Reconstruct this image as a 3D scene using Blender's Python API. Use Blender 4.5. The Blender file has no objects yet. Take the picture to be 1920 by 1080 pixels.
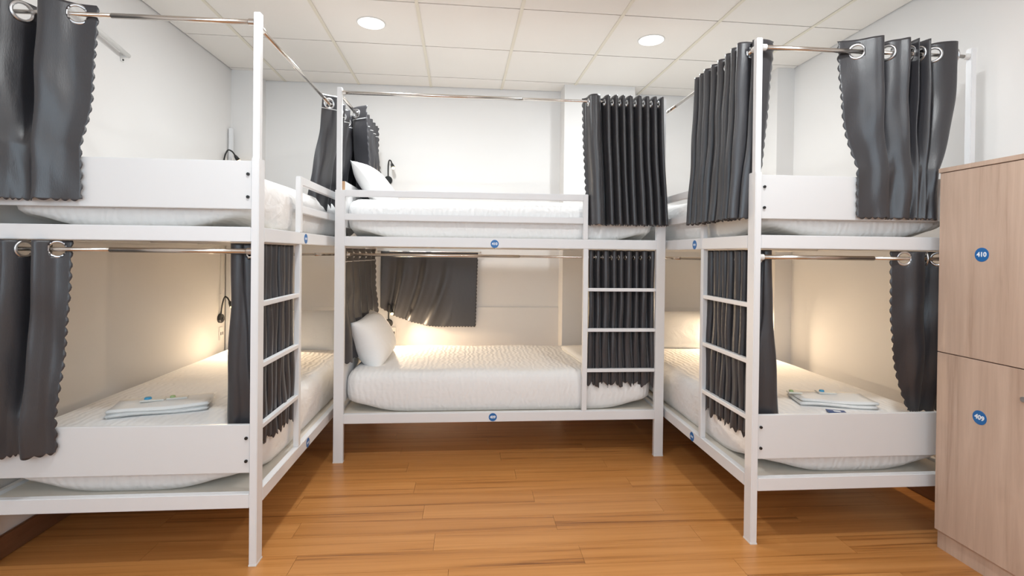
import bpy, bmesh, math, random
from mathutils import Vector, Matrix
random.seed(7)
S = bpy.context.scene
C = S.collection
# ------------------------------------------------------------------ camera
def make_camera():
    cx, cy, cz, f, yaw, pitch, roll, py = (0.8397, -3.1758, 1.3023, 944.37, 0.0804, -0.0074, 0.0112, 483.65)
    F = Vector((math.sin(yaw)*math.cos(pitch), math.cos(yaw)*math.cos(pitch), math.sin(pitch)))
    R = Vector((math.cos(yaw), -math.sin(yaw), 0)); U = R.cross(F)
    c, s = math.cos(roll), math.sin(roll)
    R, U = c*R + s*U, -s*R + c*U
    cam = bpy.data.cameras.new('camera'); o = bpy.data.objects.new('camera', cam); C.objects.link(o)
    o.matrix_world = Matrix(((R.x, U.x, -F.x, cx), (R.y, U.y, -F.y, cy), (R.z, U.z, -F.z, cz), (0, 0, 0, 1)))
    cam.sensor_width = 36; cam.lens = f/1920*36; cam.shift_y = (py-540)/1920; cam.clip_start = .05
    S.camera = o
make_camera()
# ------------------------------------------------------------------ light and exposure
W_ = bpy.data.worlds.new('sky'); S.world = W_; W_.use_nodes = True
W_.node_tree.nodes['Background'].inputs[0].default_value = (.75, .87, 1, 1)
W_.node_tree.nodes['Background'].inputs[1].default_value = 1.0
S.view_settings.view_transform = 'Standard'; S.view_settings.look = 'None'
S.view_settings.gamma = 1; S.view_settings.use_curve_mapping = False
S.view_settings.exposure = -0.68
DOWN_W, WIN_W, LAMP_W = (31.0, 27.0, 25.0, 29.0, 10.0, 10.0), 74.0, 210.0
def area(name, loc, rot, power, color, sx, sy=None, shape='RECTANGLE', spread=math.pi):
    l = bpy.data.lights.new(name, 'AREA'); l.energy = power; l.color = color; l.shape = shape; l.size = sx
    if sy: l.size_y = sy
    l.spread = spread
    o = bpy.data.objects.new(name, l); C.objects.link(o); o.location = loc; o.rotation_euler = rot
    return o
# daylight through the window of the wall behind the camera
area('window_daylight', (.6, -4.52, 1.98), (math.radians(90), 0, 0), WIN_W, (.68, .86, 1), 2.6, 1.0)

# ------------------------------------------------------------------ material helpers
def mat(name, color, rough=.5, metal=0, spec=.5):
    m = bpy.data.materials.new(name); m.use_nodes = True
    b = m.node_tree.nodes['Principled BSDF']
    b.inputs['Base Color'].default_value = (*color, 1); b.inputs['Roughness'].default_value = rough
    b.inputs['Metallic'].default_value = metal; b.inputs['Specular IOR Level'].default_value = spec
    return m
def N(m, t, **kw):
    n = m.node_tree.nodes.new(t)
    for k, v in kw.items():
        if k.startswith('_'): setattr(n, k[1:], v)
        else: n.inputs[k.replace('_', ' ')].default_value = v
    return n
def L(m, a, b): m.node_tree.links.new(a, b)
def bsdf(m): return m.node_tree.nodes['Principled BSDF']
def bump(m, height, strength, dist=.01):
    b = N(m, 'ShaderNodeBump', Strength=strength, Distance=dist); L(m, height, b.inputs['Height']); L(m, b.outputs[0], bsdf(m).inputs['Normal'])
def coords(m, scale=(1, 1, 1), rot=(0, 0, 0), what='Object'):
    tc = N(m, 'ShaderNodeTexCoord'); mp = N(m, 'ShaderNodeMapping', Scale=scale, Rotation=rot); L(m, tc.outputs[what], mp.inputs[0]); return mp.outputs[0]
def ramp(m, fac, stops):
    r = N(m, 'ShaderNodeValToRGB'); e = r.color_ramp.elements
    while len(e) < len(stops): e.new(.5)
    for k, (p, c) in enumerate(stops): e[k].position = p; e[k].color = (*c, 1)
    L(m, fac, r.inputs[0]); return r.outputs[0]

M = {}
def plaster(name, col, st=.05):
    m = mat(name, col, .75, spec=.25); n = N(m, 'ShaderNodeTexNoise', Scale=60, Detail=4); L(m, coords(m), n.inputs['Vector']); bump(m, n.outputs[0], st, .003)
    n2 = N(m, 'ShaderNodeTexNoise', Scale=1.7, Detail=3); L(m, coords(m), n2.inputs['Vector'])
    c = ramp(m, n2.outputs[0], [(.3, tuple(x*.975 for x in col)), (.7, col)]); L(m, c, bsdf(m).inputs['Base Color'])
    return m
M['wall'] = plaster('wall_paint', (.82, .80, .785))
M['tile'] = plaster('ceiling_tile_board', (.90, .86, .81), .12)
M['tee'] = mat('ceiling_tee_cream', (.80, .745, .63), .5)
M['plenum'] = mat('plenum_dark', (.10, .085, .07), .9)
M['white'] = mat('white_painted_steel', (.80, .80, .81), .38)
M['board'] = mat('white_melamine_board', (.76, .76, .765), .45)
M['ply'] = mat('light_plywood', (.78, .71, .62), .7)
M['rawedge'] = mat('raw_chipboard_edge', (.52, .33, .19), .8)
M['steel'] = mat('brushed_steel_rod', (.62, .58, .54), .25, 1)
M['chrome'] = mat('grommet_metal', (.62, .63, .65), .3, 1)
M['black'] = mat('black_plastic', (.012, .012, .012), .35)
M['dark'] = mat('dark_bolt', (.05, .05, .05), .4, .8)
M['blue'] = mat('sticker_blue', (.012, .14, .42), .35)
M['ink'] = mat('sticker_white_print', (.85, .9, .95), .5)
M['plastic'] = mat('white_plastic', (.78, .77, .75), .4)
M['glass'] = mat('window_glass', (1, 1, 1), .02); bsdf(M['glass']).inputs['Transmission Weight'].default_value = 1
def emis(name, col, st):
    m = mat(name, (0, 0, 0), .5); bsdf(m).inputs['Emission Color'].default_value = (*col, 1); bsdf(m).inputs['Emission Strength'].default_value = st; return m
M['diffuser'] = emis('downlight_diffuser', (1, .97, .92), 6)
M['bulb'] = emis('reading_lamp_bulb', (1, .72, .32), 9)
# curtain satin
m = mat('charcoal_satin', (.034, .033, .038), .39, spec=.7); M['satin'] = m
bsdf(m).inputs['Sheen Weight'].default_value = .12; bsdf(m).inputs['Sheen Roughness'].default_value = .4
n = N(m, 'ShaderNodeTexNoise', Scale=1, Detail=3); L(m, coords(m, (350, 350, 60)), n.inputs['Vector'])
n2 = N(m, 'ShaderNodeTexNoise', Scale=1, Detail=4); L(m, coords(m, (14, 14, 7)), n2.inputs['Vector'])
ad = N(m, 'ShaderNodeMath', _operation='MULTIPLY_ADD'); ad.inputs[1].default_value = 5; L(m, n2.outputs[0], ad.inputs[0]); L(m, n.outputs[0], ad.inputs[2]); bump(m, ad.outputs[0], .12, .004)
M['seam'] = mat('white_header_thread', (.6, .6, .6), .7)
# bedding
m = mat('white_quilted_sheet', (.86, .85, .84), .85, spec=.2); M['sheet'] = m
wv = N(m, 'ShaderNodeTexWave', Scale=9, Distortion=5, Detail=1.0); wv.inputs['Detail Scale'].default_value = 1.6; wv.bands_direction = 'X'; L(m, coords(m), wv.inputs['Vector'])
n = N(m, 'ShaderNodeTexNoise', Scale=7, Detail=5, Distortion=1.2); L(m, coords(m, (1, 1, 2.4), (0, .5, 0)), n.inputs['Vector'])
ad = N(m, 'ShaderNodeMath', _operation='MULTIPLY_ADD'); ad.inputs[1].default_value = 2.2; L(m, n.outputs[0], ad.inputs[0]); L(m, wv.outputs[0], ad.inputs[2]); bump(m, ad.outputs[0], .22, .010)
m = mat('white_cotton', (.86, .855, .845), .85, spec=.2); M['cotton'] = m
n = N(m, 'ShaderNodeTexNoise', Scale=6, Detail=4, Distortion=1.5); L(m, coords(m), n.inputs['Vector']); bump(m, n.outputs[0], .3, .02)
m = mat('white_terry', (.86, .855, .84), .95, spec=.1); M['terry'] = m
n = N(m, 'ShaderNodeTexNoise', Scale=300, Detail=2); L(m, coords(m), n.inputs['Vector']); bump(m, n.outputs[0], .5, .004)
# floor planks
def wood(name, dark, midc, light, scale, rough, axis, rand=.5, coat=0):
    m = mat(name, midc, rough); oi = N(m, 'ShaderNodeObjectInfo')
    tc = N(m, 'ShaderNodeTexCoord'); ge = N(m, 'ShaderNodeNewGeometry')
    off = N(m, 'ShaderNodeVectorMath', _operation='SCALE'); off.inputs['Scale'].default_value = 37
    cb = N(m, 'ShaderNodeCombineXYZ'); 
    for k in range(3): L(m, oi.outputs['Random'], cb.inputs[k])
    L(m, cb.outputs[0], off.inputs[0])
    add = N(m, 'ShaderNodeVectorMath', _operation='ADD'); L(m, ge.outputs['Position'], add.inputs[0]); L(m, off.outputs[0], add.inputs[1])
    mp = N(m, 'ShaderNodeMapping', Scale=scale); L(m, add.outputs[0], mp.inputs[0])
    a = N(m, 'ShaderNodeTexNoise', Scale=1, Detail=6, Roughness=.6, Distortion=1.1); L(m, mp.outputs[0], a.inputs['Vector'])
    mp2 = N(m, 'ShaderNodeMapping', Scale=tuple(v*5 for v in scale)); L(m, add.outputs[0], mp2.inputs[0])
    b = N(m, 'ShaderNodeTexNoise', Scale=1, Detail=4, Roughness=.7); L(m, mp2.outputs[0], b.inputs['Vector'])
    mx = N(m, 'ShaderNodeMath', _operation='MULTIPLY_ADD'); mx.inputs[1].default_value = .35; L(m, b.outputs[0], mx.inputs[0]); L(m, a.outputs[0], mx.inputs[2])
    sb = N(m, 'ShaderNodeMath', _operation='MULTIPLY_ADD'); sb.inputs[1].default_value = rand*.1; L(m, oi.outputs['Random'], sb.inputs[0]); L(m, mx.outputs[0], sb.inputs[2])
    c = ramp(m, sb.outputs[0], [(.42, dark), (.60, midc), (.86, light)]); L(m, c, bsdf(m).inputs['Base Color'])
    bump(m, b.outputs[0], .05, .003)
    bsdf(m).inputs['Coat Weight'].default_value = coat; bsdf(m).inputs['Coat Roughness'].default_value = .2
    return m
M['floor'] = wood('oak_laminate', (.17, .055, .013), (.47, .195, .052), (.58, .262, .082), (.42, 19, 9), .32, 0, .22)
M['locker'] = wood('locker_wood_laminate', (.42, .29, .22), (.55, .40, .31), (.64, .48, .38), (14, 14, .8), .45, 2, .3)
M['skirt'] = wood('brown_baseboard', (.10, .045, .02), (.17, .075, .035), (.22, .10, .05), (9, .9, 9), .45, 1, .3)

# ------------------------------------------------------------------ object helpers
def obj(name, bm_or_me, m=None, parent=None, loc=None, smooth=False):
    if isinstance(bm_or_me, bmesh.types.BMesh):
        bmesh.ops.recalc_face_normals(bm_or_me, faces=bm_or_me.faces)
        me = bpy.data.meshes.new(name); bm_or_me.to_mesh(me); bm_or_me.free()
    else: me = bm_or_me
    if m is not None:
        for x in (m if isinstance(m, (list, tuple)) else [m]):
            if len(me.materials) < 3 and x.name not in [y.name for y in me.materials if y]: me.materials.append(x)
    if smooth:
        for p in me.polygons: p.use_smooth = True
    o = bpy.data.objects.new(name, me); C.objects.link(o)
    if loc is not None: o.location = loc
    if parent is not None:
        o.parent = parent
    return o
def tag(o, label=None, cat=None, group=None, kind=None):
    for k, v in (('label', label), ('category', cat), ('group', group), ('kind', kind)):
        if v: o[k] = v
    return o
def thing(name, label, cat, loc, group=None):
    o = bpy.data.objects.new(name, None); C.objects.link(o); o.location = loc; o.empty_display_size = .1
    return tag(o, label, cat, group)
def box(bm, a, b, bev=0):
    x0, x1 = sorted((a[0], b[0])); y0, y1 = sorted((a[1], b[1])); z0, z1 = sorted((a[2], b[2]))
    r = bmesh.ops.create_cube(bm, size=1)['verts']
    for v in r: v.co = Vector((x0+(v.co.x+.5)*(x1-x0), y0+(v.co.y+.5)*(y1-y0), z0+(v.co.z+.5)*(z1-z0)))
    if bev:
        es = list({e for v in r for e in v.link_edges}); bmesh.ops.bevel(bm, geom=es, offset=bev, segments=2, affect='EDGES', clamp_overlap=True)
def bx(a, b, bev=0):
    bm = bmesh.new(); box(bm, a, b, bev); return bm
def tube(bm, pts, r, n=12, cap=True):
    pts = [Vector(p) for p in pts]; rings = []
    rr = r if isinstance(r, (list, tuple)) else [r]*len(pts)
    up = None
    for k, p in enumerate(pts):
        t = (pts[min(k+1, len(pts)-1)]-pts[max(k-1, 0)]).normalized()
        if up is None: up = Vector((0, 0, 1)) if abs(t.z) < .9 else Vector((1, 0, 0))
        a = (up - t*up.dot(t)).normalized(); b = t.cross(a); up = a
        rings.append([bm.verts.new(p+(a*math.cos(2*math.pi*j/n)+b*math.sin(2*math.pi*j/n))*rr[k]) for j in range(n)])
    for k in range(len(rings)-1):
        for j in range(n): bm.faces.new((rings[k][j], rings[k][(j+1) % n], rings[k+1][(j+1) % n], rings[k+1][j]))
    if cap: bm.faces.new(rings[0][::-1]); bm.faces.new(rings[-1])
def torus(bm, c, nrm, R, r, flat=.5, n=28, k=8):
    c = Vector(c); nrm = Vector(nrm).normalized(); a = nrm.orthogonal().normalized(); b = nrm.cross(a); rows = []
    for i in range(n):
        t = 2*math.pi*i/n; d = a*math.cos(t)+b*math.sin(t)
        rows.append([bm.verts.new(c+d*(R+r*math.cos(2*math.pi*j/k))+nrm*(r*flat*math.sin(2*math.pi*j/k))) for j in range(k)])
    for i in range(n):
        for j in range(k): bm.faces.new((rows[i][j], rows[(i+1) % n][j], rows[(i+1) % n][(j+1) % k], rows[i][(j+1) % k]))
def cm(p, q, t): return p+(q-p)*t
def crom(P, per):
    out = []
    for i in range(len(P)-1):
        a = P[max(i-1, 0)]; b = P[i]; c = P[i+1]; d = P[min(i+2, len(P)-1)]
        for k in range(per):
            t = k/per
            out.append(tuple(.5*((2*b[j])+(-a[j]+c[j])*t+(2*a[j]-5*b[j]+4*c[j]-d[j])*t*t+(-a[j]+3*b[j]-3*c[j]+d[j])*t**3) for j in range(len(b))))
    out.append(tuple(P[-1])); return out
def struct(name, bm, m, **k): return tag(obj(name, bm, m, **k), kind='structure')

# ------------------------------------------------------------------ room
XL, XR, YB, YF, ZC = -1.12, 3.335, 1.335, -4.6, 2.774
fl = struct('floor', bx((XL-.1, YF-.1, -.12), (XR+.1, YB+.1, -.012)), M['plenum'])
PW, PL = .135, 1.22
row = 0; y = YB; full = {}
while y > YF:
    x = XL - ((row*0.47) % 1)*PL
    while x < XR:
        a, b = max(x, XL)+.0006, min(x+PL, XR)-.0006; y0 = max(y-PW, YF)+.0006
        if b-a > .03 and y-y0 > .02:
            key = (round(b-a, 4), round(y-.0006-y0, 4))
            if key not in full:
                bm = bx((0, 0, -.012), (key[0], key[1], 0)); me = bpy.data.meshes.new('plank'); bmesh.ops.recalc_face_normals(bm, faces=bm.faces); bm.to_mesh(me); bm.free(); me.materials.append(M['floor']); full[key] = me
            o = bpy.data.objects.new('plank', full[key]); C.objects.link(o); o.parent = fl; o.location = (a, y0, 0)
        x += PL
    y -= PW; row += 1
wl = struct('wall_left', bx((XL-.1, YF, 0), (XL, YB, ZC+.06)), M['wall'])
wb = struct('wall_back', bx((XL-.1, YB, 0), (XR+.1, YB+.1, ZC+.06)), M['wall'])
wr = struct('wall_right', bx((XR, YF, 0), (XR+.1, YB, ZC+.06)), M['wall'])
bm = bmesh.new()
box(bm, (XL-.1, YF-.1, 0), (-.8, YF, ZC+.06)); box(bm, (2.0, YF-.1, 0), (XR+.1, YF, ZC+.06)); box(bm, (-.8, YF-.1, 0), (2.0, YF, 1.40)); box(bm, (-.8, YF-.1, 2.55), (2.0, YF, ZC+.06))
wf = struct('wall_front', bm, M['wall'])
wn = tag(thing('window_1', None, None, (0, 0, 0)), kind='structure')
bm = bmesh.new()
for a, b in (((-.8, 1.40), (-.74, 2.55)), ((1.94, 1.40), (2.0, 2.55)), ((-.74, 1.40), (1.94, 1.46)), ((-.74, 2.49), (1.94, 2.55)), ((.57, 1.46), (.63, 2.49))): box(bm, (a[0], YF-.08, a[1]), (b[0], YF-.02, b[1]))
tag(obj('window_frame', bm, M['white'], wn), kind='structure')
tag(obj('pane', bx((-.74, YF-.053, 1.46), (.57, YF-.047, 2.49)), M['glass'], wn), kind='structure')
tag(obj('pane', bx((.63, YF-.053, 1.46), (1.94, YF-.047, 2.49)), M['glass'], wn), kind='structure')
# pillars boxed into the corners and mid wall
struct('trim_1', bx((XL, 1.098, 0), (-.942, YB, ZC)), M['wall'])
struct('trim_2', bx((1.628, 1.134, 0), (2.25, YB, ZC)), M['wall'])
struct('trim_3', bx((3.196, .57, 0), (XR, YB, ZC)), M['wall'])
# thin ledge line along the back wall
for k, (a, b) in enumerate(((-.942, 1.628), (2.25, 3.196))):
    struct('trim_%d' % (4+k), bx((a, YB-.012, .10), (b, YB, .826)), M['wall'])
# baseboards
def base(name, a, b): struct(name, bx(a, b, .004), M['skirt'])
base('baseboard_left', (XL, YF, 0), (XL+.014, 1.098, .10)); base('baseboard_back', (-.942, YB-.028, 0), (1.628, YB-.0125, .10))
base('baseboard_right', (XR-.014, YF, 0), (XR, .57, .10))
# ceiling: dark void, cream tees, lay-in tiles
ce = struct('ceiling', bx((XL-.1, YF-.1, ZC+.05), (XR+.1, YB+.1, ZC+.15)), M['plenum'])
GX, GY, T, ROT = -.1484, 1.0644, .623, .0228
cr, sr = math.cos(ROT), math.sin(ROT)
def gp(i, j): return (GX+T*(cr*i-sr*j), GY+T*(sr*i+cr*j))
def clip(poly, rx0, rx1, ry0, ry1):
    for ax, lim, sg in ((0, rx0, 1), (0, rx1, -1), (1, ry0, 1), (1, ry1, -1)):
        out = []
        for k in range(len(poly)):
            p, q = poly[k-1], poly[k]; ip = sg*(p[ax]-lim) >= 0; iq = sg*(q[ax]-lim) >= 0
            if ip != iq:
                t = (lim-p[ax])/(q[ax]-p[ax]); out.append((p[0]+(q[0]-p[0])*t, p[1]+(q[1]-p[1])*t))
            if iq: out.append(q)
        poly = out
        if not poly: return []
    return poly
def prism(poly, z0, z1):
    bm = bmesh.new(); a = [bm.verts.new((*p, z0)) for p in poly]; b = [bm.verts.new((*p, z1)) for p in poly]
    n = len(poly); bm.faces.new(a[::-1]); bm.faces.new(b)
    for k in range(n): bm.faces.new((a[k], a[(k+1) % n], b[(k+1) % n], b[k]))
    return bm
def parea(p): return abs(sum(p[k-1][0]*p[k][1]-p[k][0]*p[k-1][1] for k in range(len(p))))/2
g = .0036/T; gt = .003/T; eg = .008
for i in range(-3, 8):
    for j in range(-10, 3):
        p = clip([gp(i+gt, j+g), gp(i+1-gt, j+g), gp(i+1-gt, j+1-g*1.6), gp(i+gt, j+1-g*1.6)], XL+eg, XR-eg, YF+eg, YB-eg)
        if len(p) >= 3 and parea(p) > .002: obj('ceiling_tile', prism(p, ZC+random.uniform(0, .0012), ZC+.02), M['tile'], ce)
for i in range(-3, 8):
    h = .0105/T
    p = clip([gp(i-h, -10), gp(i+h, -10), gp(i+h, 3), gp(i-h, 3)], XL+eg, XR-eg, YF+eg, YB-eg)
    if len(p) >= 3: obj('ceiling_tee', prism(p, ZC-.004, ZC-.0005), M['tee'], ce)
bm = bmesh.new()

# ------------------------------------------------------------------ downlights
for k, (px, py_, lab) in enumerate(((.184, .126, 'round white recessed downlight in the ceiling left of centre'), (2.047, .185, 'round white recessed downlight in the ceiling over the right bunks'),
        (.24, -1.72, 'recessed downlight over the aisle before the left bunk, nearer than the frame'), (2.10, -1.68, 'recessed downlight over the aisle beside the locker, nearer than the frame'),
        (.29, -3.57, 'recessed downlight left behind the camera'), (2.15, -3.53, 'recessed downlight right behind the camera'))):
    d = thing('downlight', lab, 'ceiling light', (px, py_, ZC), 'recessed downlights')
    bm = bmesh.new(); torus(bm, (0, 0, -.001), (0, 0, 1), .085, .006, .6, 32, 8); obj('trim_ring', bm, M['plastic'], d, smooth=True)
    bm = bmesh.new(); bmesh.ops.create_cone(bm, cap_ends=True, segments=32, radius1=.082, radius2=.082, depth=.004, matrix=Matrix.Translation((0, 0, -.003))); obj('diffuser', bm, M['diffuser'], d)
    a = area('downlight_glow', (px, py_, ZC-.012), (0, 0, 0), DOWN_W[k], (.94, .985, 1), .14, shape='DISK')

# ------------------------------------------------------------------ bunk beds
LB, WB = 2.094, 1.076
ZLB, ZLT, ZUB, ZUT = .2415, .3009, 1.3414, 1.4022
class Bunk:
    def __init__(s, side):
        s.side = side
        s.near = {'left': -1.0258, 'right': -1.0012}.get(side)
        s.org = {'centre': (0, 0), 'left': (-.0345, s.near), 'right': (2.1118, s.near)}[side]
    def w(s, u, v, z):       # u along the bed from its head, v inwards from the ladder side
        if s.side == 'centre': return Vector((u, v, z))
        X = -.0345-v if s.side == 'left' else 2.1118+v
        return Vector((X, s.near+LB-u, z))
    def l(s, u, v, z): return s.w(u, v, z)-Vector((*s.org, 0))
DESC = {'left': 'on the left side', 'centre': 'against the back wall in the middle', 'right': 'on the right side'}
def txt(body, size, parent, loc, rotm):
    cu = bpy.data.curves.new('number', 'FONT'); cu.body = body; cu.size = size; cu.align_x = 'CENTER'; cu.align_y = 'CENTER'; cu.extrude = .0004; cu.offset = .0009; cu.resolution_u = 3
    t = bpy.data.objects.new('number', cu); C.objects.link(t); dg = bpy.context.evaluated_depsgraph_get(); me = bpy.data.meshes.new_from_object(t.evaluated_get(dg)); bpy.data.objects.remove(t)
    me.materials.clear(); me.materials.append(M['ink'])
    o = bpy.data.objects.new('number', me); C.objects.link(o); o.parent = parent; o.matrix_local = Matrix.Translation(loc) @ rotm
    return o
def sticker(parent, loc, nrm, r, number=None, name='number_sticker', tilt=0):
    nrm = Vector(nrm); xax = Vector((0, 0, 1)).cross(nrm).normalized(); rm = Matrix((xax, Vector((0, 0, 1)), nrm)).transposed().to_4x4() @ Matrix.Rotation(tilt, 4, 'Z')
    bm = bmesh.new(); bmesh.ops.create_cone(bm, cap_ends=True, segments=32, radius1=r, radius2=r, depth=.0012, matrix=Matrix.Translation((0, 0, .0007)))
    o = obj(name, bm, M['blue'], parent); o.matrix_local = Matrix.Translation(loc) @ rm
    if number:
        o['label'] = 'round blue sticker with white number '+number
        txt(number, r*.92, o, (0, 0, .0016), Matrix.Identity(4))
    else:
        o['label'] = 'round blue number sticker, print unreadable'
        bm = bmesh.new()
        for k in (-1, 0, 1): box(bm, (k*r*.42-r*.12, -r*.22, .0013), (k*r*.42+r*.12, r*.22, .0018))
        obj('number', bm, M['ink'], o)
    return o
def bunk(side, label, ztop, zrod, sticks):
    B = Bunk(side); root = thing('bunk_bed', label, 'bunk bed', (*B.org, 0), 'bunk beds')
    def P(name, a, b, m='white', bev=.0025, par=root): return obj(name, bx(B.l(*a), B.l(*b), bev), M[m], par)
    for u0 in (0, LB-.06):
        for v0 in (0, WB-.03):
            p = P('post', (u0, v0, 0), (u0+.06, v0+.03, 1.687))
            ue = u0+.006 if u0 == 0 else LB-.006-.03
            P('post_extension', (ue, v0+.0015, 1.68), (ue+.03, v0+.0285, ztop), par=p)
            obj('foot_cap', bx(B.l(u0-.001, v0-.001, 0), B.l(u0+.061, v0+.031, .006)), M['plastic'], p)
    for z0, z1 in ((ZLB, ZLT), (ZUB, ZUT)):
        for v0 in (0, WB-.03): P('side_rail', (.06, v0, z0), (LB-.06, v0+.03, z1))
        for u0 in (0, LB-.03): P('end_rail', (u0, .03, z0), (u0+.03, WB-.03, z1))
        P('deck_board', (.03, .03, z0+.03), (LB-.03, WB-.03, z0+.046), 'ply', 0)
        for k in (1, 2, 3): P('cross_brace', (k*LB/4-.015, .03, z0+.005), (k*LB/4+.015, WB-.03, z0+.03), 'white')
    for v0 in (0,):
        for z0, z1 in ((1.502, 1.542), (1.647, 1.689)): P('guard_rail', (.058, v0+.001, z0), (1.552 if v0 == 0 else LB-.058, v0+.026, z1))
    P('guard_post', (1.551, 0, ZUT), (1.582, .027, 1.69))
    P('ladder_rail', (1.556, .001, ZLT), (1.587, .028, ZUB))
    for zr in (1.08, .82, .56): P('rung', (1.587, .003, zr-.0105), (LB-.06, .026, zr+.0105), bev=.002)
    for z0, z1 in ((.385, .585), (1.476, 1.675)):
        fp = P('foot_panel', (LB-.025, .031, z0), (LB-.007, WB-.031, z1), 'board', .002)
        for v in (.045, WB-.045):
            for z in (z0+.05, z1-.055):
                bm = bmesh.new(); tube(bm, [B.l(LB-.008, v, z), B.l(LB-.001, v, z)], .0065, 10); obj('bolt', bm, M['dark'], fp)
    for z0, z1 in ((.36, .69), (1.46, 1.745)):
        bm = bx(B.l(.034, .033, z0), B.l(.052, WB-.033, z1))
        hp = obj('head_panel', bm, [M['board'], M['rawedge']], root)
        e = B.l(0, 0, 0)-B.l(0, 1, 0)
        for f in hp.data.polygons:
            if f.normal.dot(e) > .9: f.material_index = 1
    def rod(a, b, r1=.0105):
        a, b = B.l(*a), B.l(*b); mid = a.lerp(b, .55)
        bm = bmesh.new(); tube(bm, [a, mid], r1); tube(bm, [mid, b], r1*.82); o = obj('curtain_rod', bm, M['steel'], root, smooth=True)
        d = (b-a).normalized()
        for q, sg in ((a, 1), (b, -1)):
            bm = bmesh.new(); tube(bm, [q, q+d*sg*.022], r1*1.35); obj('rod_socket', bm, M['plastic'] if side == 'right' else M['steel'], o)
    rod((LB-.022, .03, zrod['foot']), (LB-.022, WB-.03, zrod['foot'])); rod((LB-.02, .03, 1.302), (LB-.02, WB-.03, 1.302))
    rod((.036, .014, zrod['side']), (LB-.036, .014, zrod['side2'])); rod((.06, .060, 1.288), (LB-.06, .060, 1.288), .0095)
    if side == 'centre':
        rod((.022, .03, zrod['head']), (.022, WB-.03, zrod['head'])); rod((.018, .03, 1.285), (.018, WB-.03, 1.285), .009)
    n = B.l(0, -1, 0)-B.l(0, 0, 0)
    for (u, z, num) in sticks: sticker(root, B.l(u, 0, z), n, .0255, num)
    return B, root
BL, bl = bunk('left', 'white steel bunk bed on the left side, its foot end towards the camera', 2.288, dict(foot=2.25, side=2.212, side2=2.232, head=2.25), [(1.50, 1.372, None), (1.44, .268, None)])
BC, bc = bunk('centre', 'white steel bunk bed lengthwise against the back wall, numbered 410 and 409', 2.318, dict(foot=2.25, side=2.288, side2=2.288, head=2.278), [(.985, 1.366, '410'), (.985, .271, '409')])
BR, br = bunk('right', 'white steel bunk bed on the right side, next to the wooden locker', 2.292, dict(foot=2.255, side=2.255, side2=2.255, head=2.25), [(1.48, 1.368, None), (1.48, .268, None)])

# ------------------------------------------------------------------ mattresses
def mattress(B, z0, h, label):
    c = B.w(LB/2, WB/2, 0); p, q = B.w(.055, .066, 0), B.w(LB-.047, WB-.034, 0)
    hx, hy = abs(p.x-q.x)/2, abs(p.y-q.y)/2; n = 240; bm = bmesh.new()
    def contour(ins, r):
        r = max(.015, r-ins*.4); ax, ay = hx-ins, hy-ins; pts = []
        per = 4*(ax-r)+4*(ay-r)+2*math.pi*r; segs = [('l', (ax, -(ay-r)), (ax, ay-r)), ('a', (ax-r, ay-r), 0), ('l', (ax-r, ay), (-(ax-r), ay)), ('a', (-(ax-r), ay-r), 90), ('l', (-ax, ay-r), (-ax, -(ay-r))), ('a', (-(ax-r), -(ay-r)), 180), ('l', (-(ax-r), -ay), (ax-r, -ay)), ('a', (ax-r, -(ay-r)), 270)]
        cnt = [0, 10, 0, 10, 0, 10, 0, 10]; rest = n-40; tot = 4*(hx+hy); cnt[0] = cnt[4] = round(rest*(2*hy)/tot); cnt[2] = cnt[6] = (rest-2*cnt[0])//2
        for s_, k in zip(segs, cnt):
            for i in range(k):
                t = i/k
                if s_[0] == 'l': pts.append((s_[1][0]+(s_[2][0]-s_[1][0])*t, s_[1][1]+(s_[2][1]-s_[1][1])*t))
                else: an = math.radians(s_[2]+90*t); pts.append((s_[1][0]+r*math.cos(an), s_[1][1]+r*math.sin(an)))
        return pts
    prof = [(.16, 0, 1), (.05, 0, 1), (.022, .006, 1), (.006, .035, .8), (0, .08, .5), (-.002, h*.5, .1), (0, h-.075, 0), (.007, h-.042, 0), (.022, h-.017, 0), (.05, h-.003, 0), (.10, h+.002, 0), (.2, h+.004, 0), (.33, h+.004, 0), (.44, h+.004, 0)]
    rings = []
    ph = random.uniform(0, 6)
    for ins, z, lf in prof:
        ring = []
        for k, (x, y) in enumerate(contour(ins, .10)):
            d = math.hypot(hx-abs(x)-.06, hy-abs(y)-.06); lift = .056*math.exp(-(d/.16)**2)*lf
            wv = .0015*math.sin(k*.9+ph)*math.sin(k*.23+z*9)*(1 if ins < .05 else 0)
            zt = .003*math.sin(x*9+ph)*math.sin(y*11) if z > h-.01 else 0
            ring.append(bm.verts.new((x*(1-.0), y, z+lift+zt)) if not wv else bm.verts.new((x+math.copysign(min(0, wv), x) if False else x-math.copysign(abs(wv), x)*(abs(x) > hx-.1), y-math.copysign(abs(wv), y)*(abs(y) > hy-.1), z+lift)))
        rings.append(ring)
    for a, b in zip(rings, rings[1:]):
        m_ = len(a)
        for k in range(m_): bm.faces.new((a[k], a[(k+1) % m_], b[(k+1) % m_], b[k]))
    bm.faces.new(rings[0][::-1]); bm.faces.new(rings[-1])
    return tag(obj('mattress', bm, M['sheet'], None, (c.x, c.y, z0), smooth=True), label, 'mattress', 'bunk mattresses')
ZD = .046
for B, s_ in ((BL, 'left bunk'), (BC, 'middle bunk at the back wall'), (BR, 'right bunk beside the locker')):
    mattress(B, ZLB+ZD+.001, .262, 'white sheeted mattress on the lower deck of the '+s_)
    mattress(B, ZUB+ZD+.001, .258, 'white sheeted mattress on the upper deck of the '+s_)

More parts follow.
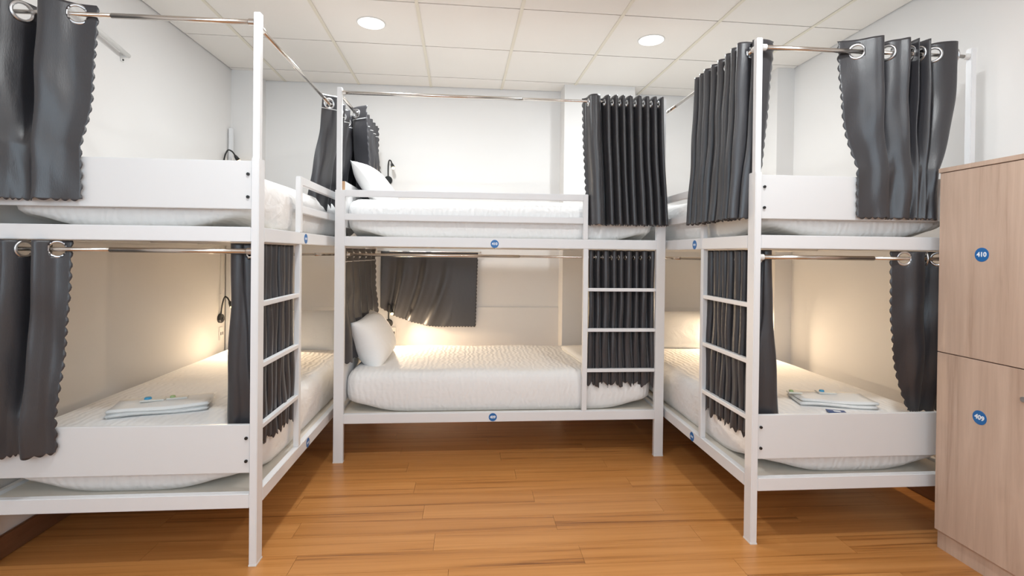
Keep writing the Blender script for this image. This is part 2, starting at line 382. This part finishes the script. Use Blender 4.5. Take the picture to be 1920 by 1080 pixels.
# ------------------------------------------------------------------ curtains
def curtain(label, B, frame, top, bot, zt, zb, zrod=None, group='charcoal bunk curtains', per=14, seam=False, wav=.006, rings=True, edges=(1, 1), ragged=0.0, power=1.4, full=1.0, ring=(.024, .034)):
    """frame(s, d, z) -> world point; top/bot: plan polylines of (s, d) fold extremes"""
    T_, B_ = crom(top, per), crom(bot or top, per); nc = len(T_); nr = max(20, int((zt-zb)/.0105))
    arc = [0.]
    for k in range(1, nc): arc.append(arc[-1]+math.hypot(T_[k][0]-T_[k-1][0], T_[k][1]-T_[k-1][1]))
    cross = []
    if rings and zrod:
        for k in range(1, nc):
            if T_[k-1][1]*T_[k][1] < 0 or T_[k][1] == 0:
                if not cross or arc[k]-arc[cross[-1]] > .05: cross.append(k)
    rph = [random.uniform(0, 6.28) for _ in range(6)]
    bm = bmesh.new(); V = []
    for r in range(nr+1):
        t = r/nr; w = min(1, t/full)**power; rw = []
        for k in range(nc):
            s = T_[k][0]+(B_[k][0]-T_[k][0])*w; d = T_[k][1]+(B_[k][1]-T_[k][1])*w
            x = arc[k]
            d += wav*min(1, t*3)*(math.sin(x*19+t*5+rph[0])*.5+math.sin(x*7-t*8+rph[1])*.6+.4*math.sin(x*33+t*17+rph[2]))
            s += wav*min(1, t*3)*(math.sin(t*6+x*3+rph[3])*.5+math.sin(t*11+rph[4])*.3)
            zz = zt+(zb-zt)*t
            lim = arc[-1]
            if r == nr: zz += .011*(1-abs(math.sin(math.pi*x/.042)))
            if ragged: zz += ragged*w**6*(.5+.5*math.sin(x*31+rph[5])+.3*math.sin(x*77))
            for ed, kk, nb in ((edges[0], 0, 1), (edges[1], nc-1, nc-2)):
                if ed and k == kk:
                    tx, ty = T_[kk][0]-T_[nb][0], T_[kk][1]-T_[nb][1]; h = math.hypot(tx, ty) or 1; q = .011*abs(math.sin(math.pi*zz/.045)); s += tx/h*q; d += ty/h*q
            rw.append(bm.verts.new(frame(s, d, zz)))
        V.append(rw)
    RI, RO = ring
    for r in range(nr):
        zm = zt+(zb-zt)*(r+.5)/nr
        for k in range(nc-1):
            am = (arc[k]+arc[k+1])/2
            if any((am-arc[c])**2+(zm-zrod)**2 < (RI+.004)**2 for c in cross): continue
            bm.faces.new((V[r][k], V[r][k+1], V[r+1][k+1], V[r+1][k]))
    pts = [frame(T_[k][0], T_[k][1], zrod or zt) for k in range(nc)]
    org = frame(top[0][0], 0, zt)
    root_o = None
    # centre of the cloth as object origin
    for v in bm.verts: v.co -= org
    bmesh.ops.delete(bm, geom=[v for v in bm.verts if not v.link_faces], context='VERTS')
    o = obj('curtain', bm, M['satin'], None, org, smooth=True)
    tag(o, label, 'curtain', group)
    md = o.modifiers.new('cloth_thickness', 'SOLIDIFY'); md.thickness = .0022; md.offset = 0
    for c in cross:
        a, b = pts[max(c-2, 0)], pts[min(c+2, nc-1)]; tg = (b-a).normalized(); nrm = tg.cross(Vector((0, 0, 1)))
        ctr = pts[c]-org
        gb = bmesh.new(); torus(gb, ctr, nrm, (RI+RO)/2, (RO-RI)/2+.001, .75, 28, 8); obj('grommet', gb, M['chrome'], o, smooth=True)
    if seam:
        sb = bmesh.new(); zs = zt-.085; rr = min(nr, int((zt-zs)/(zt-zb)*nr))
        for sg in (1, -1):
            prev = None
            for k in range(nc):
                a, b = V_co(frame, T_, B_, k, rr, nr, zt, zb, power, full), None
                k0, k1 = max(k-1, 0), min(k+1, nc-1)
                tg = (V_co(frame, T_, B_, k1, rr, nr, zt, zb, power, full)-V_co(frame, T_, B_, k0, rr, nr, zt, zb, power, full)).normalized(); nn = tg.cross(Vector((0, 0, 1)))*sg*.0035
                p0 = sb.verts.new(a-org+nn); p1 = sb.verts.new(a-org+nn-Vector((0, 0, .005)))
                if prev: sb.faces.new((prev[0], p0, p1, prev[1]))
                prev = (p0, p1)
        obj('header_seam', sb, M['seam'], o)
    return o
def V_co(frame, T_, B_, k, r, nr, zt, zb, power, full):
    w = min(1, r/nr/full)**power
    return frame(T_[k][0]+(B_[k][0]-T_[k][0])*w, T_[k][1]+(B_[k][1]-T_[k][1])*w, zt+(zb-zt)*r/nr)
def gather(s0, s1, n, amp, jit=.3, wide=.55):
    """n rounded ridges between s0 and s1 as a dense plan line: wide ridges outside, narrow valleys"""
    w = [1+jit*(random.random()-.5)*2 for _ in range(n)]; tot = sum(w); out = []; s_ = s0
    for k in range(n):
        p = (s1-s0)*w[k]/tot; a = amp*(.88+.24*random.random())
        for q in range(10):
            t = q/10; ph = 2*math.pi*(t-.5)
            out.append((s_+p*(t+wide*math.sin(ph)/(2*math.pi)+.85*math.sin(2*ph)/(4*math.pi)), a*math.cos(ph)))
        s_ += p
    out.append((s1, -amp)); return out
def shift(P, f): return [f(s, d) for s, d in P]
def side_frame(B, v0):
    n = (B.w(0, -1, 0)-B.w(0, 0, 0))
    return lambda s, d, z: B.w(s, v0, z)+n*d
def foot_frame(B, u0):      # s = v (inwards from ladder side), d outwards past the foot end
    n = (B.w(1, 0, 0)-B.w(0, 0, 0))
    return lambda s, d, z: B.w(u0, s, z)+n*d
def head_frame(B, u0):      # d points into the bed
    n = (B.w(1, 0, 0)-B.w(0, 0, 0))
    return lambda s, d, z: B.w(u0, s, z)+n*d

# left bunk, foot end, upper and lower (s = v = -.0345 - X)
v = lambda X: -.0345-X
top = [(v(-.690), -.012), (v(-.753), .004), (v(-.80), .035), (v(-.845), .055), (v(-.875), .03), (v(-.905), -.085), (v(-.935), -.085), (v(-.96), .0), (v(-1.0), .06), (v(-1.03), .03), (v(-1.045), -.04)]
top[1] = (v(-.753), 0.0)
bot = [(v(-.722), .030), (v(-.77), .034), (v(-.81), .05), (v(-.86), .075), (v(-.885), .05), (v(-.905), .030), (v(-.93), .030), (v(-.965), .05), (v(-1.0), .08), (v(-1.035), .05), (v(-1.06), .032)]
curtain('charcoal satin curtain bunched at the upper foot end of the left bunk', BL, foot_frame(BL, LB-.022), top, bot, 2.293, 1.493, 2.25, full=.72, power=2.2, ring=(.030, .042))
top = [(v(-.783), -.012), (v(-.823), 0.0), (v(-.85), .03), (v(-.875), .05), (v(-.895), .02), (v(-.91), -.085), (v(-.93), -.085), (v(-.945), .0), (v(-.985), .055), (v(-1.01), .02), (v(-1.03), -.04), (v(-1.045), .03)]
bot = [(v(-.806), .03), (v(-.83), .034), (v(-.855), .055), (v(-.89), .075), (v(-.91), .045), (v(-.925), .03), (v(-.94), .03), (v(-.965), .05), (v(-.995), .08), (v(-1.02), .05), (v(-1.04), .03), (v(-1.055), .055)]
curtain('charcoal satin curtain bunched at the lower foot end of the left bunk', BL, foot_frame(BL, LB-.02), top, bot, 1.338, .481, 1.302, full=.82, ring=(.026, .036))
# left bunk, long side, upper, at the head half
U = lambda Y: -1.0258+LB-Y
top = [(U(-.085), -.05), (U(.03), .0), (U(.06), .045), (U(.12), .055), (U(.16), -.05), (U(.23), .05), (U(.29), -.05), (U(.36), .05), (U(.43), -.05), (U(.52), .05), (U(.58), -.05), (U(.65), .045), (U(.72), -.045), (U(.80), .05), (U(.86), -.04), (U(.93), .03), (U(.98), -.02)]
top[0] = (U(.005), -.034); top[1] = (U(.03), .0)
bot = [(s_-.0, d_*.8-.085) for s_, d_ in top]; bot[0] = (U(-.03), -.12); bot[1] = (U(-.03), -.06)
curtain('charcoal curtain with white header seam at the head half of the left upper bunk side', BL, side_frame(BL, .014), top, bot, 2.275, 1.56, 2.222, seam=True, edges=(0, 1))
# left bunk lower, behind the ladder, last width flapping inside the foot panel
top = gather(1.578, 2.03, 8, .032) + [(2.035, -.03), (2.045, -.055), (2.03, -.078)]
bot = [(s_, d_*.32+.026) for s_, d_ in top[:-3]] + [(2.030, -.03), (2.045, -.05), (2.03, -.085)]
curtain('dark curtain hanging behind the ladder of the left bunk', BL, side_frame(BL, .060), top, bot, 1.335, .44, 1.288, ragged=.028, wav=.005, ring=(.010, .015), per=3, edges=(0, 0), full=.86)
# middle bunk, head end upper
top = [(.40, .075), (.447, .0), (.49, -.03), (.54, .05), (.60, -.03), (.65, .05), (.71, -.03), (.77, .05), (.82, -.03), (.88, .05), (.93, -.03), (.98, .05), (1.02, -.01), (1.035, .04)]
bot = [(s_+.005, d_+.035) for s_, d_ in top]
curtain('charcoal curtain at the upper head end of the middle bunk, behind the pillow', BC, head_frame(BC, .024), top, bot, 2.325, 1.68, 2.278, seam=True)
# middle bunk, head end lower
top = [(.045, .0), (.10, .03), (.17, -.012), (.26, .032), (.35, -.012), (.45, .03), (.55, -.012), (.66, .032), (.77, -.012), (.88, .03), (.98, -.01), (1.03, .03)]
top[0] = (.045, -.008)
bot = [(s_, d_+.045) for s_, d_ in top]
curtain('charcoal curtain with white header seam closing the lower head end of the middle bunk', BC, head_frame(BC, .018), top, bot, 1.33, .60, 1.285, seam=True, rings=True, ring=(.018, .026))
# middle bunk, ladder end upper
random.seed(21)
top = gather(1.553, 1.668, 1, .05) [:-1] + gather(1.668, 2.066, 8, .048, .22)
bot = [(s_+.032, d_*.95+.03) for s_, d_ in top]
curtain('charcoal curtain in tight folds at the right end of the middle upper bunk', BC, side_frame(BC, .0), top, bot, 2.318, 1.49, 2.275, per=3, wav=.003, ring=(.016, .024))
# middle bunk lower, behind the ladder
top = gather(1.588, 2.05, 9, .030, .2)
bot = [(s_, d_*.32+.026) for s_, d_ in top]
curtain('charcoal curtain in folds hanging behind the ladder of the middle bunk', BC, side_frame(BC, .060), top, bot, 1.335, .445, 1.288, ragged=.028, wav=.005, ring=(.010, .015), per=3, edges=(0, 0), full=.86)
# right bunk side upper
Ur = lambda Y: -1.0012+LB-Y
top = gather(Ur(-.40), Ur(-.925), 8, .045, .2)[:-2] + [(Ur(-.935), .0), (Ur(-.95), -.03), (Ur(-.945), -.07), (Ur(-.93), -.10)]
bot = [(s_, d_*.7+.05) for s_, d_ in top[:-4]] + [(Ur(-.93), .05), (Ur(-.94), .03), (Ur(-.935), .0), (Ur(-.925), -.02)]
curtain('charcoal curtain gathered in folds beside the near post of the right upper bunk', BR, side_frame(BR, .014), top, bot, 2.305, 1.475, 2.255, wav=.004, ring=(.018, .027), per=3)
# right bunk lower behind ladder with inner flap
top = gather(Ur(-.465), Ur(-.935), 8, .032) + [(Ur(-.942), -.02), (Ur(-.95), -.04), (Ur(-.94), -.058)]
bot = [(s_, d_*.32+.026) for s_, d_ in top[:-3]] + [(Ur(-.935), -.03), (Ur(-.95), -.07), (Ur(-.94), -.105)]
curtain('dark curtain hanging behind the ladder of the right bunk', BR, side_frame(BR, .060), top, bot, 1.335, .44, 1.288, ragged=.028, wav=.005, ring=(.010, .015), per=3, edges=(0, 0), full=.86)
# right bunk, foot end upper
x = lambda X: X-2.1118
top = [(x(2.535), -.025), (x(2.602), .0), (x(2.66), .045), (x(2.695), .045), (x(2.712), -.08), (x(2.751), -.0), (x(2.79), .03), (x(2.825), .045), (x(2.84), -.08), (x(2.86), .0), (x(2.868), .045), (x(2.885), -.08), (x(2.905), .0), (x(2.925), .045), (x(2.935), -.08), (x(2.98), -.0), (x(3.03), .03), (x(3.075), .03), (x(3.09), -.02)]
bot = [(x(2.595), .03), (x(2.65), .035), (x(2.69), .05), (x(2.725), .05), (x(2.735), .03), (x(2.765), .03), (x(2.80), .05), (x(2.83), .05), (x(2.842), .03), (x(2.852), .035), (x(2.868), .05), (x(2.88), .03), (x(2.895), .035), (x(2.912), .05), (x(2.92), .03), (x(2.935), .035), (x(2.955), .05), (x(2.975), .045), (x(2.985), .03)]
curtain('charcoal satin curtain hanging at the upper foot end of the right bunk by the locker', BR, foot_frame(BR, LB-.022), top, bot, 2.31, 1.48, 2.255, full=.72, power=2.2, ring=(.026, .037))
# right bunk, foot end lower, mostly behind the locker
top = [(x(2.80), -.01), (x(2.852), .0), (x(2.90), .02), (x(2.95), .01), (x(2.97), -.03), (x(3.0), -.02), (x(3.04), .01), (x(3.08), -.02), (x(3.12), .0)]
bot = [(x(2.945), -.055), (x(2.955), -.05), (x(2.965), -.045), (x(2.98), -.05), (x(2.995), -.07), (x(3.01), -.06), (x(3.05), -.04), (x(3.08), -.06), (x(3.12), -.05)]
curtain('charcoal curtain at the lower foot end of the right bunk, half behind the locker', BR, foot_frame(BR, LB-.02), top, bot, 1.336, .565, 1.302, power=3.5)
# swagged curtain on the back wall behind the middle lower bunk
def swag():
    nx, nz = 190, 80; bm = bmesh.new(); V = []
    x0, x1, zt, zb = .055, .893, 1.318, .655
    for r in range(nz+1):
        t = r/nz; rw = []
        for k in range(nx+1):
            q = k/nx; pull = max(0, 1-q/.62)**1.6
            z = zt-(zt-zb)*t*(1-.26*pull); X = x0+(x1-x0)*q - .015*t*q
            X -= .10*pull*t**2*q*3; 
            X = max(X, .05)
            env = max(0, 1-q/.75)**.7*min(1, t*2+.35)
            c_ = q*(1+.42*t*t)
            d = env*(.020*math.sin(27*c_+.5)+.006*math.sin(52*c_+2))
            if r == nz: z += .009*(1-abs(math.sin(math.pi*X/.026)))
            if k == nx: X += .007*abs(math.sin(math.pi*z/.03))
            rw.append(bm.verts.new((X, YB-.05-d-.0*t, z)))
        V.append(rw)
    for r in range(nz):
        for k in range(nx): bm.faces.new((V[r][k], V[r][k+1], V[r+1][k+1], V[r+1][k]))
    org = Vector((.47, YB-.05, 1.318))
    for v_ in bm.verts: v_.co -= org
    o = obj('curtain', bm, M['satin'], None, org, smooth=True)
    tag(o, 'dark curtain swagged along the back wall behind the middle lower bunk', 'curtain', 'charcoal bunk curtains')
    md = o.modifiers.new('cloth_thickness', 'SOLIDIFY'); md.thickness = .0022; md.offset = 0
    w_ = thing('curtain_wire', 'thin steel wire on the back wall carrying the swagged curtain', 'curtain wire', (.47, YB, 1.316))
    b2 = bmesh.new(); tube(b2, [(-.44, -.05, 0), (.45, -.05, 0)], .004, 8); obj('wire', b2, M['steel'], w_)
    for sx in (-.44, .45):
        b2 = bmesh.new(); tube(b2, [(sx, 0, 0), (sx, -.054, 0)], .006, 8); obj('wall_hook', b2, M['steel'], w_)
swag()

# ------------------------------------------------------------------ pillows
def pillow(label, c, w, h, t, rot):
    bm = bmesh.new(); n = 26; G = {}
    for s_ in (1, -1):
        for i in range(n+1):
            for j in range(n+1):
                a, b = -1+2*i/n, -1+2*j/n
                pin = 1-.10*(1-abs(a)**2.2)*abs(b)**3; pin2 = 1-.10*(1-abs(b)**2.2)*abs(a)**3
                prof = ((1-abs(a)**2.6)*(1-abs(b)**2.6))**.55
                edge = i in (0, n) or j in (0, n)
                if edge and s_ == -1: continue
                wr = .05*math.sin(7*a+3*b)*math.sin(5*b-2*a)*prof*.4
                G[(s_, i, j)] = bm.verts.new((a*w/2*pin2, b*h/2*pin, s_*(t/2)*prof*(1+wr)))
    gv = lambda s_, i, j: G.get((s_, i, j)) or G[(1, i, j)]
    for s_ in (1, -1):
        for i in range(n):
            for j in range(n):
                f = [gv(s_, i, j), gv(s_, i+1, j), gv(s_, i+1, j+1), gv(s_, i, j+1)]
                bm.faces.new(f if s_ == 1 else f[::-1])
    o = obj('pillow', bm, M['cotton'], None, c, smooth=True); o.rotation_euler = rot
    return tag(o, label, 'pillow', 'white pillows')
R_ = math.radians
def basis(xa, ya):
    xa = Vector(xa).normalized(); ya = Vector(ya); ya = (ya-xa*ya.dot(xa)).normalized(); return Matrix((xa, ya, xa.cross(ya))).transposed().to_euler()
pillow('white pillow leaning at the head of the middle lower bunk', (.150, .48, .690), .62, .37, .25, basis((0, 1, .03), (-.45, .0, .87)))
pillow('white pillow leaning at the head of the middle upper bunk', (.165, .50, 1.765), .62, .38, .17, basis((0, 1, .03), (-.62, .0, .78)))
pillow('white pillow at the head of the left lower bunk, right of the ladder', (-.50, .875, .685), .68, .36, .17, basis((1, 0, 0), (0, .45, .89)))
pillow('white pillow at the head of the right lower bunk, left of the ladder', (2.52, .875, .685), .66, .36, .17, basis((1, 0, 0), (0, .45, .89)))

# ------------------------------------------------------------------ towels, folded sheet, toiletries
def folded(name, label, cat, c, sx, sy, layers, t, ang, mt, group=None):
    root = thing(name, label, cat, c, group)
    root.rotation_euler = (0, 0, ang)
    for k in range(layers):
        bm = bmesh.new(); ox, oy = random.uniform(-.006, .006), random.uniform(-.006, .006)
        box(bm, (-sx/2+ox, -sy/2+oy, k*t), (sx/2+ox, sy/2+oy, (k+1)*t*.98), t*.44)
        bmesh.ops.subdivide_edges(bm, edges=[e for e in bm.edges if e.calc_length() > .08], cuts=8, use_grid_fill=True)
        for v_ in bm.verts: v_.co.z += .004*math.sin(v_.co.x*17+k)*math.sin(v_.co.y*23+1) + .003
        obj('fold', bm, mt, root, smooth=True)
    return root
ZM = ZLB+ZD+.262+.006
folded('towel', 'white towel folded flat on the left lower bunk', 'towel', (-.60, -.68, ZM), .40, .20, 2, .016, R_(18), M['terry'], 'folded towels')
folded('towel', 'white towel folded flat on the right lower bunk', 'towel', (2.70, -.72, ZM), .36, .20, 2, .014, R_(-14), M['terry'], 'folded towels')
folded('folded_sheet', 'folded white sheet at the ladder end of the middle lower bunk', 'bed sheet', (1.80, .43, ZM), .46, .58, 2, .018, R_(6), M['cotton'])
def pouch(label, c, sx, sy, ang, body, dot, dname, dr=.016):
    r = thing('toiletry_pouch', label, 'toiletry', c); r.rotation_euler = (0, 0, ang)
    obj('pouch', bx((-sx/2, -sy/2, 0), (sx/2, sy/2, .007), .003), body, r)
    b2 = bmesh.new(); bmesh.ops.create_cone(b2, cap_ends=True, segments=24, radius1=dr, radius2=dr*.8, depth=.008, matrix=Matrix.Translation((-sx*.22, 0, .0112))); o = obj(dname, b2, dot, r); o['label'] = 'coloured round cap'
M['cyan'] = mat('cap_cyan_blue', (.05, .35, .62), .4); M['green'] = mat('label_green', (.40, .55, .26), .5); M['wrap'] = mat('milky_wrapper', (.80, .79, .74), .3)
pouch('small white toiletry pouch with blue cap on the left towel', (-.655, -.665, ZM+.037), .10, .06, .3, M['wrap'], M['cyan'], 'blue_cap')
pouch('small white toiletry pouch with green cap on the left towel', (-.56, -.64, ZM+.037), .09, .04, .3, M['wrap'], M['green'], 'green_cap', .012)
pouch('small white toiletry pouch with blue cap on the right towel', (2.71, -.665, ZM+.034), .09, .06, -.2, M['wrap'], M['cyan'], 'blue_cap', .013)
pouch('small white toiletry pouch with green cap beside the right towel', (2.54, -.66, ZM+.034), .07, .04, -.2, M['wrap'], M['green'], 'green_cap', .011)
kt = thing('room_tag', 'dark blue card tag lying on the right lower bunk', 'tag', (2.61, -.875, ZM+.001)); kt.rotation_euler = (0, 0, -.35)
obj('card', bx((-.04, -.022, 0), (.04, .022, .003)), mat('navy_card', (.01, .06, .22), .4), kt)
obj('print', bx((-.012, -.012, .003), (.018, .010, .0036)), M['ink'], kt)

# ------------------------------------------------------------------ reading lamps, outlets, conduits
def lamp(label, base, nrm, swing, power=1.0, aim=(0, -.7, 0), reach=.16):
    """base on the wall, nrm out of the wall, swing sideways along the wall"""
    b = Vector(base); n = Vector(nrm); s_ = Vector(swing); r = thing('reading_lamp', label, 'reading lamp', b, 'gooseneck reading lamps')
    bm = bmesh.new(); tube(bm, [(0, 0, 0), n*.018, n*.024], [.036, .036, .031], 24); obj('base', bm, M['black'], r)
    bm = bmesh.new(); tube(bm, [n*.023, n*.028], .009, 12); obj('switch', bm, M['dark'], r)
    pts = [Vector((0, 0, .03))+n*.012, Vector((0, 0, .09))+n*.018, Vector((0, 0, reach*.86))+n*.028+s_*.004, Vector((0, 0, reach+.008))+n*.042+s_*.018, Vector((0, 0, reach))+n*.062+s_*.040, Vector((0, 0, reach-.028))+n*.078+s_*.056]
    P = [Vector(p) for p in crom([tuple(p) for p in pts], 8)]
    bm = bmesh.new(); tube(bm, P, .0058, 10); obj('gooseneck', bm, M['black'], r, smooth=True)
    d = (P[-1]-P[-3]).normalized(); e = P[-1]
    bm = bmesh.new(); tube(bm, [e-d*.004, e+d*.012, e+d*.04], [.008, .013, .017], 16); h = obj('lamp_head', bm, M['black'], r, smooth=True)
    bm = bmesh.new(); bmesh.ops.create_uvsphere(bm, u_segments=16, v_segments=10, radius=.0135, matrix=Matrix.Translation(e+d*.044)); obj('bulb', bm, M['bulb'], h, smooth=True)
    l = bpy.data.lights.new('reading_lamp_light', 'SPOT'); l.energy = LAMP_W*power; l.color = (1, .76, .50); l.shadow_soft_size = .02; l.spot_size = math.radians(152); l.spot_blend = 1
    o = bpy.data.objects.new('reading_lamp_light', l); C.objects.link(o); o.location = b+e+d*.066; o.rotation_euler = (Vector((0, 0, -.6))+n+Vector(aim)).to_track_quat('-Z', 'Y').to_euler()
def outlet(label, c, nrm, w=.06, h=.10):
    c = Vector(c); n = Vector(nrm); s_ = Vector((0, 0, 1)).cross(n); r = thing('outlet', label, 'power outlet', c, 'wall outlets')
    obj('plate', bx(-s_*w/2-Vector((0, 0, h/2)), s_*w/2+Vector((0, 0, h/2))+n*.012, .003), M['plastic'], r)
    for k in (-1, 1): obj('socket', bx(s_*(k*.014-.006)+n*.012-Vector((0, 0, .012)), s_*(k*.014+.006)+n*.0128+Vector((0, 0, .012))), M['dark'], r)
lamp('black gooseneck lamp lit low on the left wall in the left lower bunk', (XL, .93, .775), (1, 0, 0), (0, -.1, 0), .42)
lamp('black gooseneck lamp on the left wall above the left upper bunk', (XL, .95, 1.93), (1, 0, 0), (0, .9, 0), .04)
lamp('black gooseneck lamp lit on the back wall above the middle lower bunk pillow', (.121, YB-.012, .685), (0, -1, 0), (.55, 0, 0), .5, (.9, 0, 0))
lamp('black gooseneck lamp on the back wall above the middle upper bunk pillow', (.104, YB, 1.94), (0, -1, 0), (.75, 0, 0), .04, (.9, 0, 0))
lamp('black gooseneck lamp on the right pillar inside the right lower bunk', (3.196, .80, .80), (-1, 0, 0), (0, -.5, 0), .42, (.2, -1.1, 0))
lamp('black gooseneck lamp on the right pillar above the right upper bunk', (3.196, .95, 1.93), (-1, 0, 0), (0, -.5, 0), .04)
outlet('white outlet plate below the lamp on the left wall', (XL, .945, .655), (1, 0, 0))
outlet('white outlet plate below the lamp of the middle lower bunk', (.155, YB-.012, .60), (0, -1, 0))
def conduit(label, x0, y0, x1, y1, z0, z1): 
    r = thing('cable_conduit', label, 'conduit', ((x0+x1)/2, (y0+y1)/2, z0), None)
    obj('channel', bx((x0-(x0+x1)/2, y0-(y0+y1)/2, 0), (x1-(x0+x1)/2, y1-(y0+y1)/2, z1-z0), .002), M['plastic'], r)
conduit('white cable conduit above the lamp in the left lower bunk', XL, .935, XL+.010, .955, .965, 1.33)
# spare rod on brackets along the left wall
wrd = thing('wall_rod', 'off white curtain rod fixed by a bracket high on the left wall', 'curtain rod', (XL, -.174, 2.39))
bm = bmesh.new(); tube(bm, [(.030, 0, 0), (.030, -.82, .145)], .0125, 12); obj('rod', bm, M['plastic'], wrd, smooth=True)
for yy, zz in ((-.012, 0), (-.80, .14)):
    bm = bmesh.new(); box(bm, (0, yy-.012, zz-.035), (.006, yy+.012, zz+.02), .001); box(bm, (0, yy-.006, zz-.012), (.030, yy+.006, zz)); br_ = obj('bracket', bm, M['plastic'], wrd)
    bm = bmesh.new(); tube(bm, [(.006, yy, zz-.026), (.010, yy, zz-.026)], .005, 10); obj('screw', bm, M['dark'], br_)

# ------------------------------------------------------------------ locker
LX, LY = 2.942, -1.064
lk = thing('locker', 'wood grain locker with two numbered doors 410 and 409 at the right edge', 'locker', (LX, LY, 0))
cw = .42
obj('body', bx((.019, -2*cw, .082), (XR-LX-.003, 0, 1.688), .001), M['locker'], lk)
obj('top_board', bx((-.004, -2*cw-.004, 1.689), (XR-LX-.003, .004, 1.709), .001), M['locker'], lk)
obj('plinth', bx((.014, -2*cw+.004, 0), (XR-LX-.003, -.004, .081)), M['locker'], lk)
for c in (0, 1):
    for z0, z1 in ((.084, .883), (.887, 1.687)):
        dr = obj('door', bx((0, -(c+1)*cw+.0015, z0), (.0185, -c*cw-.0015, z1), .001), M['locker'], lk)
        bm = bmesh.new(); tube(bm, [(.0005, -(c+1)*cw+(.058 if z0 < .5 else .036), z0+(z1-z0)*.86), (-.006, -(c+1)*cw+(.058 if z0 < .5 else .036), z0+(z1-z0)*.86)], .010, 14); obj('lock', bm, M['chrome'], dr)
sticker(lk, (0, -.193, 1.322), (-1, 0, 0), .029, '410')
sticker(lk, (0, -.196, .648), (-1, 0, 0), .029, '409', tilt=-.12)
